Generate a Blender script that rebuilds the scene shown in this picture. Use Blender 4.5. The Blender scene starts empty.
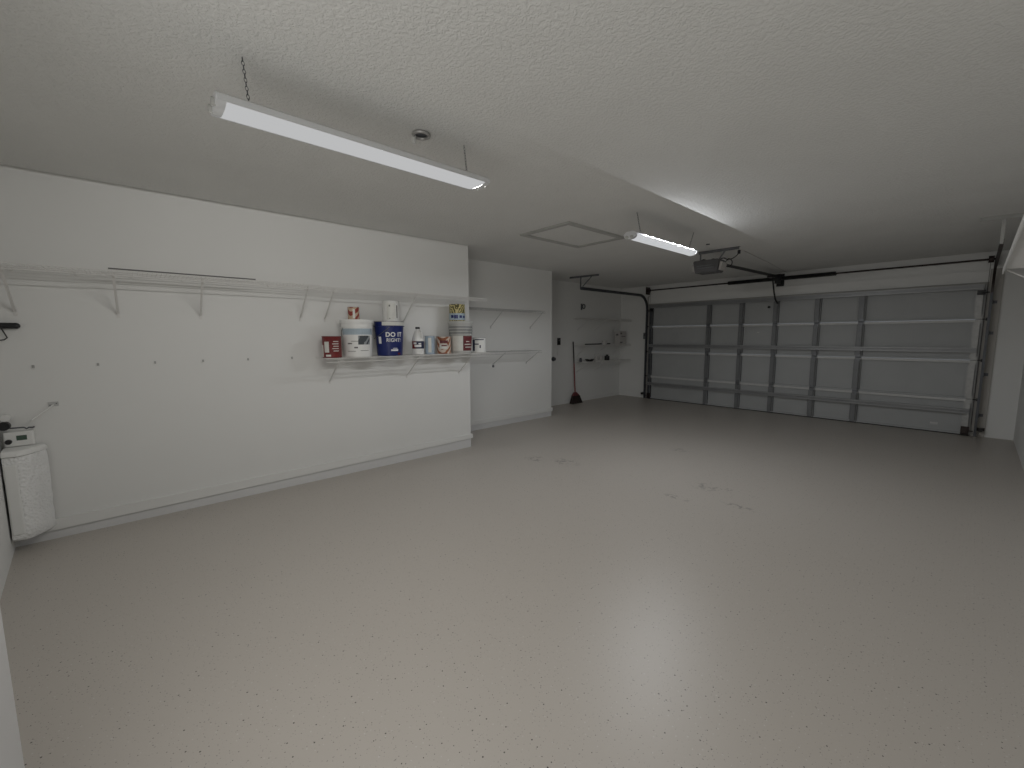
import bpy, bmesh, math, random
from mathutils import Vector, Matrix
random.seed(7)
C = bpy.context.scene
LINK = C.collection.objects.link

# ---------------------------------------------------------------- camera
F_PX, PITCH, YAW, ROLL = 418.59, 0.11310, 0.83507, -0.00406
fw = Vector((-math.sin(YAW)*math.cos(PITCH), math.cos(YAW)*math.cos(PITCH), -math.sin(PITCH)))
rt = Vector((math.cos(YAW), math.sin(YAW), 0))
up = rt.cross(fw)
rt2 = rt*math.cos(ROLL) + up*math.sin(ROLL)
up2 = -rt*math.sin(ROLL) + up*math.cos(ROLL)
cam_data = bpy.data.cameras.new('camera')
cam_data.sensor_fit = 'HORIZONTAL'; cam_data.sensor_width = 36
cam_data.lens = F_PX/1024*36
cam_data.clip_start = 0.02
cam = bpy.data.objects.new('camera', cam_data); LINK(cam)
mw = Matrix((rt2, up2, -fw)).transposed().to_4x4()
mw.translation = (0, 0, 1.4)
cam.matrix_world = mw
C.camera = cam

# ---------------------------------------------------------------- world, fill light, exposure
world = bpy.data.worlds.new('world'); C.world = world; world.use_nodes = True
world.node_tree.nodes['Background'].inputs[0].default_value = (0.75, 0.85, 1, 1)
world.node_tree.nodes['Background'].inputs[1].default_value = 0.3
C.view_settings.view_transform = 'Standard'
C.view_settings.look = 'None'
C.view_settings.gamma = 1
C.view_settings.use_curve_mapping = False
C.view_settings.exposure = 0.0
# added fill light behind the camera, no real opening stands there
REAR_FILL = 12.0
al = bpy.data.lights.new('rear_fill_light', 'AREA')
al.shape = 'RECTANGLE'; al.size = 1.7; al.size_y = 1.3
al.energy = REAR_FILL; al.color = (1.0, 0.985, 0.95)
alo = bpy.data.objects.new('rear_fill_light', al); LINK(alo)
alo.location = (-0.80, -0.26, 1.30); alo.rotation_euler = (math.radians(90), 0, math.radians(4))
LAMP_NEAR, LAMP_FAR, LAMP_LEAK = 7.9, 11.6, 2.2      # watts over each tube row

# ---------------------------------------------------------------- measured room
XA, XB, XC, XR = -4.241, -4.951, -5.668, 0.4357
YD, YA, YB, H = 8.5925, 3.127, 5.415, 2.4987
XL, XRD, ZT = -4.884, 0.034, 2.079
YK, YN, XN = -0.668, -0.334, -1.8

# ---------------------------------------------------------------- materials
def mat(name, col, rough=0.6, metal=0.0, spec=0.5):
    m = bpy.data.materials.new(name); m.use_nodes = True
    b = m.node_tree.nodes['Principled BSDF']
    b.inputs['Base Color'].default_value = (*col, 1)
    b.inputs['Roughness'].default_value = rough
    b.inputs['Metallic'].default_value = metal
    b.inputs['Specular IOR Level'].default_value = spec
    return m
def nodes(m): return m.node_tree.nodes, m.node_tree.links, m.node_tree.nodes['Principled BSDF']
def mottled(name, col, var=0.08, scale=6, rough=0.6, metal=0.0, bump=0.0, bscale=60, bdist=0.002):
    m = mat(name, col, rough, metal)
    n, l, b = nodes(m)
    tc = n.new('ShaderNodeTexCoord'); nz = n.new('ShaderNodeTexNoise'); nz.inputs['Scale'].default_value = scale
    nz.inputs['Detail'].default_value = 4
    l.new(tc.outputs['Object'], nz.inputs['Vector'])
    r = n.new('ShaderNodeValToRGB')
    r.color_ramp.elements[0].position = 0.3; r.color_ramp.elements[1].position = 0.7
    r.color_ramp.elements[0].color = (*[c*(1-var) for c in col], 1)
    r.color_ramp.elements[1].color = (*[min(1, c*(1+var)) for c in col], 1)
    l.new(nz.outputs['Fac'], r.inputs['Fac']); l.new(r.outputs['Color'], b.inputs['Base Color'])
    if bump:
        n2 = n.new('ShaderNodeTexNoise'); n2.inputs['Scale'].default_value = bscale; n2.inputs['Detail'].default_value = 3
        l.new(tc.outputs['Object'], n2.inputs['Vector'])
        bp = n.new('ShaderNodeBump'); bp.inputs['Strength'].default_value = bump; bp.inputs['Distance'].default_value = bdist
        l.new(n2.outputs['Fac'], bp.inputs['Height']); l.new(bp.outputs['Normal'], b.inputs['Normal'])
    return m

M = {}
M['wall'] = mottled('white_wall_paint', (0.74, 0.74, 0.722), 0.012, 1.5, 0.62, 0, 0.12, 120, 0.002)
M['trim'] = mottled('semi_gloss_trim_paint', (0.66, 0.66, 0.66), 0.02, 3, 0.42)
M['doortrim'] = mottled('aged_door_frame_paint', (0.42, 0.40, 0.37), 0.05, 4, 0.5)
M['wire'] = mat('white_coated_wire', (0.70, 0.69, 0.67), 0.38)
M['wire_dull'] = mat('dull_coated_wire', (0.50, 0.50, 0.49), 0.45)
M['rod'] = mat('grey_steel_rod', (0.2, 0.2, 0.2), 0.4, 0.5)
M['white'] = mottled('white_plastic', (0.78, 0.78, 0.76), 0.03, 5, 0.35)
M['cap'] = mottled('white_enamel', (0.66, 0.67, 0.68), 0.03, 5, 0.35)
M['black'] = mottled('black_plastic', (0.012, 0.012, 0.013), 0.2, 9, 0.4)
M['blackmetal'] = mottled('dark_oiled_steel', (0.030, 0.020, 0.018), 0.3, 12, 0.42, 0.3)
M['steel'] = mottled('galvanised_steel', (0.16, 0.165, 0.175), 0.18, 14, 0.42, 0.5)
M['track'] = mottled('dark_track_steel', (0.085, 0.09, 0.10), 0.2, 14, 0.42, 0.4)
M['panel'] = mottled('grey_door_panel_steel', (0.40, 0.41, 0.41), 0.03, 3, 0.5)
M['stile'] = mottled('zinc_door_stile', (0.18, 0.185, 0.19), 0.08, 10, 0.45, 0.15)
M['strut'] = mottled('zinc_door_strut', (0.30, 0.305, 0.31), 0.06, 10, 0.38, 0.2)
M['rail'] = mottled('bright_section_edge', (0.56, 0.56, 0.55), 0.05, 10, 0.4)
M['endplate'] = mottled('pale_hinge_steel', (0.42, 0.42, 0.41), 0.1, 20, 0.42, 0.2)
M['opener'] = mottled('grey_opener_plastic', (0.10, 0.10, 0.105), 0.1, 8, 0.45)
M['openlens'] = mat('frosted_lens', (0.5, 0.48, 0.46), 0.3)
M['red'] = mottled('dark_red_label', (0.16, 0.015, 0.015), 0.15, 20, 0.4)
M['darkred'] = mottled('maroon_label', (0.13, 0.02, 0.025), 0.2, 20, 0.4)
M['blue'] = mottled('royal_blue_label', (0.008, 0.018, 0.125), 0.1, 8, 0.35)
M['navy'] = mat('navy_print', (0.015, 0.02, 0.06), 0.4)
M['pale'] = mottled('pale_label', (0.66, 0.66, 0.62), 0.06, 20, 0.4)
M['bluegrey'] = mottled('pale_blue_band', (0.38, 0.46, 0.52), 0.08, 10, 0.4)
M['lightblue'] = mottled('light_blue_can', (0.36, 0.44, 0.52), 0.12, 12, 0.4)
M['tin'] = mottled('tin_rim', (0.42, 0.41, 0.40), 0.1, 20, 0.35, 0.5)
M['greybucket'] = mottled('grey_white_bucket', (0.46, 0.46, 0.44), 0.05, 8, 0.45)
M['letter'] = mat('white_print', (0.8, 0.8, 0.8), 0.5)
M['greyprint'] = mat('grey_print', (0.14, 0.13, 0.13), 0.5)
M['handle_red'] = mottled('red_broom_handle', (0.20, 0.025, 0.025), 0.1, 10, 0.4)
M['bristle'] = mottled('dark_broom_bristle', (0.018, 0.010, 0.009), 0.4, 60, 0.8)
M['lcd'] = mat('lcd_green', (0.06, 0.10, 0.075), 0.25)
M['seal'] = mat('rubber_seal', (0.02, 0.02, 0.02), 0.7)

# knock-down ceiling texture
m = mottled('knockdown_ceiling_paint', (0.77, 0.77, 0.75), 0.02, 2, 0.8); M['ceil'] = m
n, l, b = nodes(m)
tc = n.new('ShaderNodeTexCoord')
nz = n.new('ShaderNodeTexNoise'); nz.inputs['Scale'].default_value = 58; nz.inputs['Detail'].default_value = 3.5; nz.inputs['Distortion'].default_value = 0.6
l.new(tc.outputs['Object'], nz.inputs['Vector'])
rp = n.new('ShaderNodeValToRGB'); rp.color_ramp.elements[0].position = 0.40; rp.color_ramp.elements[1].position = 0.60
l.new(nz.outputs['Fac'], rp.inputs['Fac'])
bp = n.new('ShaderNodeBump'); bp.inputs['Strength'].default_value = 0.42; bp.inputs['Distance'].default_value = 0.006
l.new(rp.outputs['Color'], bp.inputs['Height']); l.new(bp.outputs['Normal'], b.inputs['Normal'])

# epoxy floor with scattered chips and a few scuffs
m = mat('flecked_epoxy_floor', (0.5, 0.45, 0.4), 0.3); M['floor'] = m
n, l, b = nodes(m)
tc = n.new('ShaderNodeTexCoord')
def mix(a, bb, fac, nm='MIX'):
    x = n.new('ShaderNodeMix'); x.data_type = 'RGBA'; x.blend_type = nm
    for s, v in ((x.inputs[0], fac), (x.inputs[6], a), (x.inputs[7], bb)):
        if isinstance(v, (tuple, float, int)): s.default_value = v
        else: l.new(v, s)
    return x.outputs[2]
def math_(op, a, bb=0.0):
    x = n.new('ShaderNodeMath'); x.operation = op
    for i, v in enumerate((a, bb)):
        if isinstance(v, (float, int)): x.inputs[i].default_value = v
        else: l.new(v, x.inputs[i])
    return x.outputs[0]
big = n.new('ShaderNodeTexNoise'); big.inputs['Scale'].default_value = 0.7; big.inputs['Detail'].default_value = 3
l.new(tc.outputs['Object'], big.inputs['Vector'])
base = mix((0.47, 0.432, 0.390, 1), (0.50, 0.465, 0.424, 1), big.outputs['Fac'])
def flecks(scale, rad, keep, seed):
    mp = n.new('ShaderNodeMapping'); mp.inputs['Location'].default_value = (seed, seed*1.7, 0)
    l.new(tc.outputs['Object'], mp.inputs['Vector'])
    v = n.new('ShaderNodeTexVoronoi'); v.inputs['Scale'].default_value = scale; v.voronoi_dimensions = '2D'
    l.new(mp.outputs['Vector'], v.inputs['Vector'])
    sc = n.new('ShaderNodeSeparateColor'); l.new(v.outputs['Color'], sc.inputs[0])
    size = math_('MULTIPLY', math_('ADD', sc.outputs[1], 0.45), rad*scale*0.8)
    return math_('MULTIPLY', math_('LESS_THAN', v.outputs['Distance'], size), math_('LESS_THAN', sc.outputs[0], keep))
c1 = mix(base, (0.05, 0.045, 0.04, 1), flecks(30, 0.0026, 0.2, 0.0))
c2 = mix(c1, (0.56, 0.54, 0.51, 1), flecks(36, 0.0025, 0.28, 3.1))
c3 = mix(c2, (0.20, 0.185, 0.17, 1), flecks(55, 0.0018, 0.25, 8.3))
c3 = mix(c3, (0.30, 0.27, 0.25, 1), flecks(80, 0.0016, 0.2, 5.3))
# scuff stains
sep = n.new('ShaderNodeSeparateXYZ'); l.new(tc.outputs['Object'], sep.inputs[0])
tot = None
for (sx, sy, rx, ry) in ((-3.30, 3.35, 0.16, 0.12), (-2.98, 3.50, 0.20, 0.14), (-1.58, 3.86, 0.16, 0.12), (-1.64, 3.42, 0.14, 0.05), (-1.42, 3.92, 0.07, 0.06), (-1.20, 3.60, 0.16, 0.05), (-2.35, 4.9, 0.12, 0.1)):
    dx = math_('DIVIDE', math_('SUBTRACT', sep.outputs[0], sx), rx); dy = math_('DIVIDE', math_('SUBTRACT', sep.outputs[1], sy), ry)
    d = math_('SUBTRACT', 1.0, math_('ADD', math_('MULTIPLY', dx, dx), math_('MULTIPLY', dy, dy)))
    d = math_('MAXIMUM', d, 0.0)
    tot = d if tot is None else math_('ADD', tot, d)
sn = n.new('ShaderNodeTexNoise'); sn.inputs['Scale'].default_value = 17; sn.inputs['Detail'].default_value = 5; sn.inputs['Distortion'].default_value = 1.2
l.new(tc.outputs['Object'], sn.inputs['Vector'])
sr = n.new('ShaderNodeValToRGB'); sr.color_ramp.elements[0].position = 0.50; sr.color_ramp.elements[1].position = 0.58
l.new(sn.outputs['Fac'], sr.inputs['Fac'])
st = math_('MULTIPLY', math_('MULTIPLY', tot, sr.outputs['Color']), 0.6)
c4 = mix(c3, (0.13, 0.12, 0.115, 1), math_('MINIMUM', st, 0.8))
l.new(c4, b.inputs['Base Color'])
rr = n.new('ShaderNodeMapRange'); l.new(big.outputs['Fac'], rr.inputs[0]); rr.inputs[3].default_value = 0.36; rr.inputs[4].default_value = 0.43
l.new(rr.outputs[0], b.inputs['Roughness'])
un = n.new('ShaderNodeTexNoise'); un.inputs['Scale'].default_value = 14; l.new(tc.outputs['Object'], un.inputs['Vector'])
bp = n.new('ShaderNodeBump'); bp.inputs['Strength'].default_value = 0.12; bp.inputs['Distance'].default_value = 0.003
l.new(un.outputs['Fac'], bp.inputs['Height']); l.new(bp.outputs['Normal'], b.inputs['Normal'])

# emissive lamp diffusers
def emis(name, col, s):
    m = bpy.data.materials.new(name); m.use_nodes = True
    nn = m.node_tree.nodes; nn.clear()
    e = nn.new('ShaderNodeEmission'); o = nn.new('ShaderNodeOutputMaterial')
    e.inputs[0].default_value = (*col, 1); e.inputs[1].default_value = s
    m.node_tree.links.new(e.outputs[0], o.inputs[0]); return m
M['lamp'] = emis('glowing_diffuser', (0.98, 0.99, 1.0), 0.50)
M['lamp_far'] = emis('glowing_diffuser_cool', (0.96, 0.98, 1.0), 0.56)

# striped / patterned can labels
def striped(name, c0, c1, scale, dist, rot=(0, 0.6, 0.6)):
    m = mat(name, c0, 0.4); n, l, b = nodes(m)
    tc = n.new('ShaderNodeTexCoord'); mp = n.new('ShaderNodeMapping'); mp.inputs['Rotation'].default_value = rot
    w = n.new('ShaderNodeTexWave'); w.inputs['Scale'].default_value = scale; w.inputs['Distortion'].default_value = dist
    w.inputs['Detail'].default_value = 2
    l.new(tc.outputs['Object'], mp.inputs[0]); l.new(mp.outputs[0], w.inputs['Vector'])
    r = n.new('ShaderNodeValToRGB'); r.color_ramp.elements[0].position = 0.42; r.color_ramp.elements[1].position = 0.55
    r.color_ramp.elements[0].color = (*c0, 1); r.color_ramp.elements[1].color = (*c1, 1)
    l.new(w.outputs['Fac'], r.inputs[0]); l.new(r.outputs[0], b.inputs['Base Color']); return m
M['orange'] = striped('orange_swirl_label', (0.28, 0.10, 0.045), (0.62, 0.52, 0.44), 9, 3)
M['yellow'] = striped('yellow_blotch_label', (0.10, 0.09, 0.03), (0.58, 0.50, 0.24), 14, 12)
M['tan'] = striped('red_tan_label', (0.28, 0.04, 0.03), (0.55, 0.42, 0.30), 9, 5)
M['photo'] = striped('printed_grey_scene', (0.06, 0.07, 0.08), (0.30, 0.32, 0.33), 7, 12)

# crinkled plastic wrap
m = mottled('crinkled_plastic_wrap', (0.82, 0.82, 0.81), 0.05, 8, 0.28); M['wrap'] = m
n, l, b = nodes(m)
tc = n.new('ShaderNodeTexCoord'); v = n.new('ShaderNodeTexVoronoi'); v.inputs['Scale'].default_value = 62
l.new(tc.outputs['Object'], v.inputs['Vector'])
bp = n.new('ShaderNodeBump'); bp.inputs['Strength'].default_value = 0.9; bp.inputs['Distance'].default_value = 0.006
l.new(v.outputs['Distance'], bp.inputs['Height']); l.new(bp.outputs['Normal'], b.inputs['Normal'])

# ---------------------------------------------------------------- geometry helpers
def bm_(): return bmesh.new()
def box(bm, x0, x1, y0, y1, z0, z1, mtx=None):
    vs = [bm.verts.new((x, y, z)) for x in (x0, x1) for y in (y0, y1) for z in (z0, z1)]
    if mtx is not None:
        for v in vs: v.co = mtx @ v.co
    for f in ((0, 1, 3, 2), (4, 6, 7, 5), (0, 4, 5, 1), (2, 3, 7, 6), (0, 2, 6, 4), (1, 5, 7, 3)):
        bm.faces.new([vs[i] for i in f])
    return vs
def rbox(x0, x1, y0, y1, z0, z1, r=0.004, seg=2):
    bm = bm_(); box(bm, x0, x1, y0, y1, z0, z1)
    bmesh.ops.recalc_face_normals(bm, faces=bm.faces)
    bmesh.ops.bevel(bm, geom=list(bm.edges), offset=r, segments=seg, affect='EDGES', profile=0.5)
    return bm
def tube(bm, pts, r, n=6, closed=False):
    pts = [Vector(p) for p in pts]; N = len(pts); rings = []
    prev = None
    for i, p in enumerate(pts):
        if closed: t = pts[(i+1) % N] - pts[i-1]
        else: t = pts[min(i+1, N-1)] - pts[max(i-1, 0)]
        t.normalize()
        a = Vector((0, 0, 1)) if abs(t.z) < 0.9 else Vector((1, 0, 0))
        if prev is None: u = t.cross(a).normalized()
        else:
            u = prev - t*prev.dot(t)
            u = u.normalized() if u.length > 1e-6 else t.cross(a).normalized()
        prev = u; w = t.cross(u)
        rr = r[i] if isinstance(r, (list, tuple)) else r
        rings.append([bm.verts.new(p + (u*math.cos(k*2*math.pi/n) + w*math.sin(k*2*math.pi/n))*rr) for k in range(n)])
    M_ = N if closed else N-1
    for i in range(M_):
        a, b = rings[i], rings[(i+1) % N]
        for k in range(n): bm.faces.new((a[k], a[(k+1) % n], b[(k+1) % n], b[k]))
    if not closed:
        bm.faces.new(rings[0][::-1]); bm.faces.new(rings[-1])
def lathe(bm, prof, cx, cy, n=40, capb=True, capt=True):
    rings = [[bm.verts.new((cx+r*math.cos(k*2*math.pi/n), cy+r*math.sin(k*2*math.pi/n), z)) for k in range(n)] for r, z in prof]
    for a, b in zip(rings, rings[1:]):
        for k in range(n): bm.faces.new((a[k], a[(k+1) % n], b[(k+1) % n], b[k]))
    if capb: bm.faces.new(rings[0][::-1])
    if capt: bm.faces.new(rings[-1])
def wrap_patch(bm, cx, cy, r, a0, a1, z0, z1, t=0.0012, n=14, r1=None):
    """curved label patch, a0..a1 degrees around a cylinder/cone (r at z0, r1 at z1)"""
    r1 = r if r1 is None else r1
    g = []
    for i in range(n+1):
        a = math.radians(a0 + (a1-a0)*i/n); c, s = math.cos(a), math.sin(a)
        g.append([bm.verts.new((cx+(rr+d)*c, cy+(rr+d)*s, z)) for (rr, z) in ((r, z0), (r1, z1)) for d in (-0.002, t)])
    for a, b in zip(g, g[1:]):
        for q in ((0, 2), (3, 1), (1, 0), (2, 3)): bm.faces.new((a[q[0]], a[q[1]], b[q[1]], b[q[0]]))
    bm.faces.new((g[0][0], g[0][1], g[0][3], g[0][2])); bm.faces.new((g[-1][0], g[-1][2], g[-1][3], g[-1][1]))
def wloc(o):
    v = Vector((0, 0, 0))
    while o: v += o.location; o = o.parent
    return v
def obj(name, bm, m, parent=None, smooth=False, label=None):
    off = wloc(parent)
    bmesh.ops.recalc_face_normals(bm, faces=bm.faces)
    if off.length: bmesh.ops.translate(bm, verts=bm.verts, vec=-off)
    me = bpy.data.meshes.new(name); bm.to_mesh(me); bm.free()
    me.materials.append(m)
    if smooth:
        for p in me.polygons: p.use_smooth = True
        me.set_sharp_from_angle(angle=math.radians(35))
    o = bpy.data.objects.new(name, me); LINK(o)
    if parent: o.parent = parent
    if label: o['label'] = label
    return o
def tag(o, label, cat, group=None):
    o['label'] = label; o['category'] = cat
    if group: o['group'] = group
    return o
def thing(name, label, cat, loc, group=None):
    o = bpy.data.objects.new(name, None); LINK(o); o.location = loc
    o.empty_display_size = 0.1
    return tag(o, label, cat, group)
def struct(name, bm, m, parent=None, smooth=False):
    o = obj(name, bm, m, parent, smooth)
    if parent is None: o['kind'] = 'structure'
    return o
def simple(name, bm, m, label, cat, group=None, smooth=False):
    """a thing that is one mesh, with its origin at the bottom centre"""
    zs = [v.co.z for v in bm.verts]; xs = [v.co.x for v in bm.verts]; ys = [v.co.y for v in bm.verts]
    loc = Vector(((min(xs)+max(xs))/2, (min(ys)+max(ys))/2, min(zs)))
    bmesh.ops.translate(bm, verts=bm.verts, vec=-loc)
    o = obj(name, bm, m, None, smooth); o.location = loc
    return tag(o, label, cat, group)
def copy_tree(o, parent=None):
    c = o.copy(); LINK(c); c.parent = parent
    for ch in list(o.children): copy_tree(ch, c)
    return c

# ---------------------------------------------------------------- room shell
b = bm_(); box(b, -6.6, XR+0.15, YK-0.15, YD+0.15, -0.12, 0); struct('floor', b, M['floor'])
b = bm_(); box(b, -6.6, XR+0.15, YK-0.15, YD+0.15, H, H+0.12); struct('ceiling', b, M['ceil'])
b = bm_(); box(b, -6.6, XA, YK-0.15, YA, 0, H); struct('wall_left', b, M['wall'])
b = bm_(); box(b, -6.6, XB, YA, YB, 0, H); struct('wall_left_middle', b, M['wall'])
b = bm_(); box(b, -6.6, XC, YB, YD+0.15, 0, H); struct('wall_left_far', b, M['wall'])
b = bm_(); box(b, XC, XL-0.05, YD, YD+0.15, 0, H); box(b, XRD+0.02, XR, YD, YD+0.15, 0, H); box(b, XL-0.05, XRD+0.02, YD, YD+0.15, ZT+0.03, H)
struct('wall_far', b, M['wall'])
b = bm_(); box(b, XR, XR+0.15, YK-0.15, YD+0.15, 0, H); struct('wall_right', b, M['wall'])
b = bm_(); vs = [b.verts.new((x, y, z)) for z in (0, H) for x, y in ((XA, -0.83), (XN, -0.83), (XN, -0.525), (XA, -0.685))]
for f in ((3, 2, 1, 0), (4, 5, 6, 7), (0, 1, 5, 4), (1, 2, 6, 5), (2, 3, 7, 6), (3, 0, 4, 7)): b.faces.new([vs[i] for i in f])
struct('wall_back', b, M['wall'])
b = bm_(); box(b, XN, XR, YK-0.15, YN, 0, H); struct('wall_near', b, M['trim'])

# curb at the foot of the left walls (its top follows the falling floor) and the board above it
def sloped(x0, x1, ya, yb, za0, zb0, za1, zb1):
    b = bm_()
    vs = [b.verts.new((x, y, z)) for x in (x0, x1) for (y, z) in ((ya, za0), (yb, zb0), (yb, zb1), (ya, za1))]
    for f in ((0, 1, 2, 3), (4, 7, 6, 5), (0, 4, 5, 1), (1, 5, 6, 2), (2, 6, 7, 3), (3, 7, 4, 0)): b.faces.new([vs[i] for i in f])
    return b
struct('trim_1', sloped(XA, XA+0.004, YK, YA-0.002, 0, 0, 0.062, 0.112), M['trim'])
struct('baseboard_left', sloped(XA, XA+0.018, YK, YA+0.018, 0.064, 0.114, 0.142, 0.168), M['wall'])
b = sloped(XB, XB+0.018, YA+0.019, YB+0.018, 0.09, 0.09, 0.15, 0.15); struct('baseboard_left_middle', b, M['wall'])
b = sloped(XB, XB+0.004, YA+0.002, YB, 0, 0, 0.088, 0.088); struct('trim_2', b, M['trim'])
b = sloped(XC, XC+0.014, YB+0.02, YD, 0.0, 0.0, 0.085, 0.085); struct('trim_3', b, M['wall'])
b = bm_(); box(b, XC+0.015, XL-0.10, YD-0.014, YD, 0, 0.085); struct('trim_4', b, M['wall'])
# wooden frame round the door opening
b = bm_(); box(b, XRD+0.02, XRD+0.143, YD-0.022, YD, 0, 2.27); struct('trim_5', b, M['doortrim'])
b = bm_(); box(b, XL-0.09, XL-0.05, YD-0.022, YD, 0, 2.27); struct('trim_6', b, M['doortrim'])
b = bm_(); box(b, XL-0.05, XRD+0.02, YD-0.034, YD, ZT+0.02, 2.25); struct('trim_7', b, M['wall'])

b = bm_(); box(b, XL-0.05, XL+0.012, YD+0.002, YD+0.06, 0, ZT+0.03); box(b, XRD-0.012, XRD+0.02, YD+0.002, YD+0.06, 0, ZT+0.03); box(b, XL+0.012, XRD-0.012, YD+0.002, YD+0.06, ZT-0.02, ZT+0.03)  # strips added behind the door edges to block outside light leaking in
struct('gap_stop', b, M['doortrim'])

# ---------------------------------------------------------------- attic hatch
hx0, hx1, hy0, hy1 = -3.41, -2.72, 3.21, 4.19
h = thing('attic_hatch', 'white framed attic access hatch set flat in the textured ceiling', 'hatch', ((hx0+hx1)/2, (hy0+hy1)/2, H))
fwid = 0.055
for (x0, x1, y0, y1) in ((hx0, hx1, hy0, hy0+fwid), (hx0, hx1, hy1-fwid, hy1), (hx0, hx0+fwid, hy0+fwid, hy1-fwid), (hx1-fwid, hx1, hy0+fwid, hy1-fwid)):
    b = bm_(); box(b, x0, x1, y0, y1, H-0.017, H-0.0005); obj('frame_board', b, M['greybucket'], h)
b = bm_(); box(b, hx0+fwid, hx1-fwid, hy0+fwid, hy1-fwid, H-0.004, H-0.0005); obj('panel', b, M['ceil'], h)

# ---------------------------------------------------------------- garage door
g = bpy.data.objects.new('door_1', None); LINK(g); g.location = ((XL+XRD)/2, YD-0.04, 0); g['kind'] = 'structure'
g['label'] = 'wide grey steel sectional garage door seen from inside'
seams = [0.012, 0.515, 1.052, 1.605, ZT-0.005]
stx = [XL+0.035, -3.600, -2.998, -2.43, -1.815, -1.238, XRD-0.035]
yo = YD-0.012      # outside skin
for k in range(4):
    z0, z1 = seams[k]+0.002, seams[k+1]-0.002
    b = bm_(); box(b, XL, XRD, yo-0.012, yo, z0, z1)
    # pressed outlines of the raised panels, two per bay
    for i in range(6):
        xa, xb = stx[i]+0.04, stx[i+1]-0.04
        nn = 2 if (xb-xa) > 0.8 else 1
        for j in range(nn):
            u0 = xa+(xb-xa)*j/nn+0.03; u1 = xa+(xb-xa)*(j+1)/nn-0.03
            w0, w1 = z0+0.09, z1-0.075
            for (p0, p1, q0, q1) in ((u0, u1, w0, w0+0.008), (u0, u1, w1-0.008, w1), (u0, u0+0.008, w0+0.008, w1-0.008), (u1-0.008, u1, w0+0.008, w1-0.008)):
                box(b, p0, p1, yo-0.0145, yo-0.0121, q0, q1)
    s = obj('door_section', b, M['panel'], g)
    # folded top and bottom edges (bright rail)
    b = bm_(); box(b, XL+0.06, XRD-0.06, yo-0.05, yo-0.0122, z1-0.036, z1)
    obj('top_rail', b, M['rail'] if k < 3 else M['strut'], s)
    b = bm_(); box(b, XL+0.06, XRD-0.06, yo-0.045, yo-0.0122, z0, z0+0.022)
    obj('bottom_rail', b, M['panel'], s)
    for i, x in enumerate(stx):
        w = 0.042 if 0 < i < 6 else 0.035
        b = bm_()      # hat-section stile
        box(b, x-w, x-w+0.006, yo-0.053, yo-0.0122, z0+0.001, z1-0.001)
        box(b, x+w-0.006, x+w, yo-0.053, yo-0.0122, z0+0.001, z1-0.001)
        box(b, x-w+0.0061, x+w*0.45, yo-0.058, yo-0.053, z0+0.001, z1-0.001)
        box(b, x-w-0.014, x-w, yo-0.019, yo-0.015, z0+0.03, z1-0.03)
        obj('stile', b, M['track'] if i == 0 else (M['endplate'] if i == 6 else M['stile']), s)
for k, z in ((0, seams[1]), (1, seams[2]), (2, seams[3])):
    for i, x in enumerate(stx):
        b = bm_()
        box(b, x-0.028, x+0.028, yo-0.064, yo-0.0585, z-0.055, z+0.050)
        tube(b, [(x-0.033, yo-0.070, z), (x+0.033, yo-0.070, z)], 0.008, 8)
        for dz in (-0.038, 0.034):
            for dx in (-0.016, 0.016):
                tube(b, [(x+dx, yo-0.0655, z+dz), (x+dx, yo-0.062, z+dz)], 0.006, 6)
        hg = obj('hinge', b, M['endplate'] if i == 6 else M['steel'], g)
        if i in (0, 6):
            sx = -1 if i == 0 else 1
            b = bm_(); tube(b, [(x+sx*0.03, yo-0.085, z), (x+sx*0.075, yo-0.085, z)], 0.006, 8)
            tube(b, [(x+sx*0.062, yo-0.085, z), (x+sx*0.080, yo-0.085, z)], 0.021, 14)
            obj('roller', b, M['black'], hg)
for z in (0.345, 1.187, ZT-0.045):
    b = bm_()      # U-shaped reinforcing strut
    box(b, XL+0.01, XRD-0.02, yo-0.105, yo-0.059, z+0.028, z+0.032)
    box(b, XL+0.01, XRD-0.02, yo-0.105, yo-0.059, z-0.032, z-0.028)
    box(b, XL+0.01, XRD-0.02, yo-0.064, yo-0.0595, z-0.0279, z+0.0279)
    box(b, XL+0.01, XRD-0.02, yo-0.105, yo-0.101, z+0.012, z+0.0279); box(b, XL+0.01, XRD-0.02, yo-0.105, yo-0.101, z-0.0279, z-0.012)
    obj('strut', b, M['strut'], g)
for x, sx in ((XL+0.04, -1), (XRD-0.04, 1)):
    b = bm_(); box(b, x-0.04, x+0.04, yo-0.066, yo-0.06, ZT-0.15, ZT-0.085); box(b, x-0.04, x+0.04, yo-0.12, yo-0.06, ZT-0.15, ZT-0.14)
    tube(b, [(x, yo-0.10, ZT-0.12), (x+sx*0.075, yo-0.10, ZT-0.12)], 0.007, 8)
    obj('top_bracket', b, M['black'], g)
    b = bm_(); box(b, x-0.045, x+0.035, yo-0.066, yo-0.06, 0.02, 0.13); box(b, x-0.045, x+0.035, yo-0.10, yo-0.066, 0.02, 0.028)
    tube(b, [(x, yo-0.085, 0.075), (x+sx*0.075, yo-0.085, 0.075)], 0.007, 8)
    obj('bottom_bracket', b, M['blackmetal'], g)
b = bm_(); box(b, XL, XRD, yo-0.05, yo, 0.0005, 0.0135); obj('bottom_seal', b, M['seal'], g)
b = bm_(); tube(b, [(-2.555, yo-0.013, 1.905), (-2.555, yo-0.03, 1.905)], 0.022, 14); obj('lock_knob', b, M['black'], g)
b = bm_(); box(b, -2.73, -2.69, yo-0.016, yo-0.013, 1.452, 1.462); obj('sticker', b, M['pale'], g)
b = bm_(); box(b, -0.36, -0.28, yo-0.0135, yo-0.0125, 0.10, 0.14); obj('sticker', b, M['rail'], g)

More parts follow.
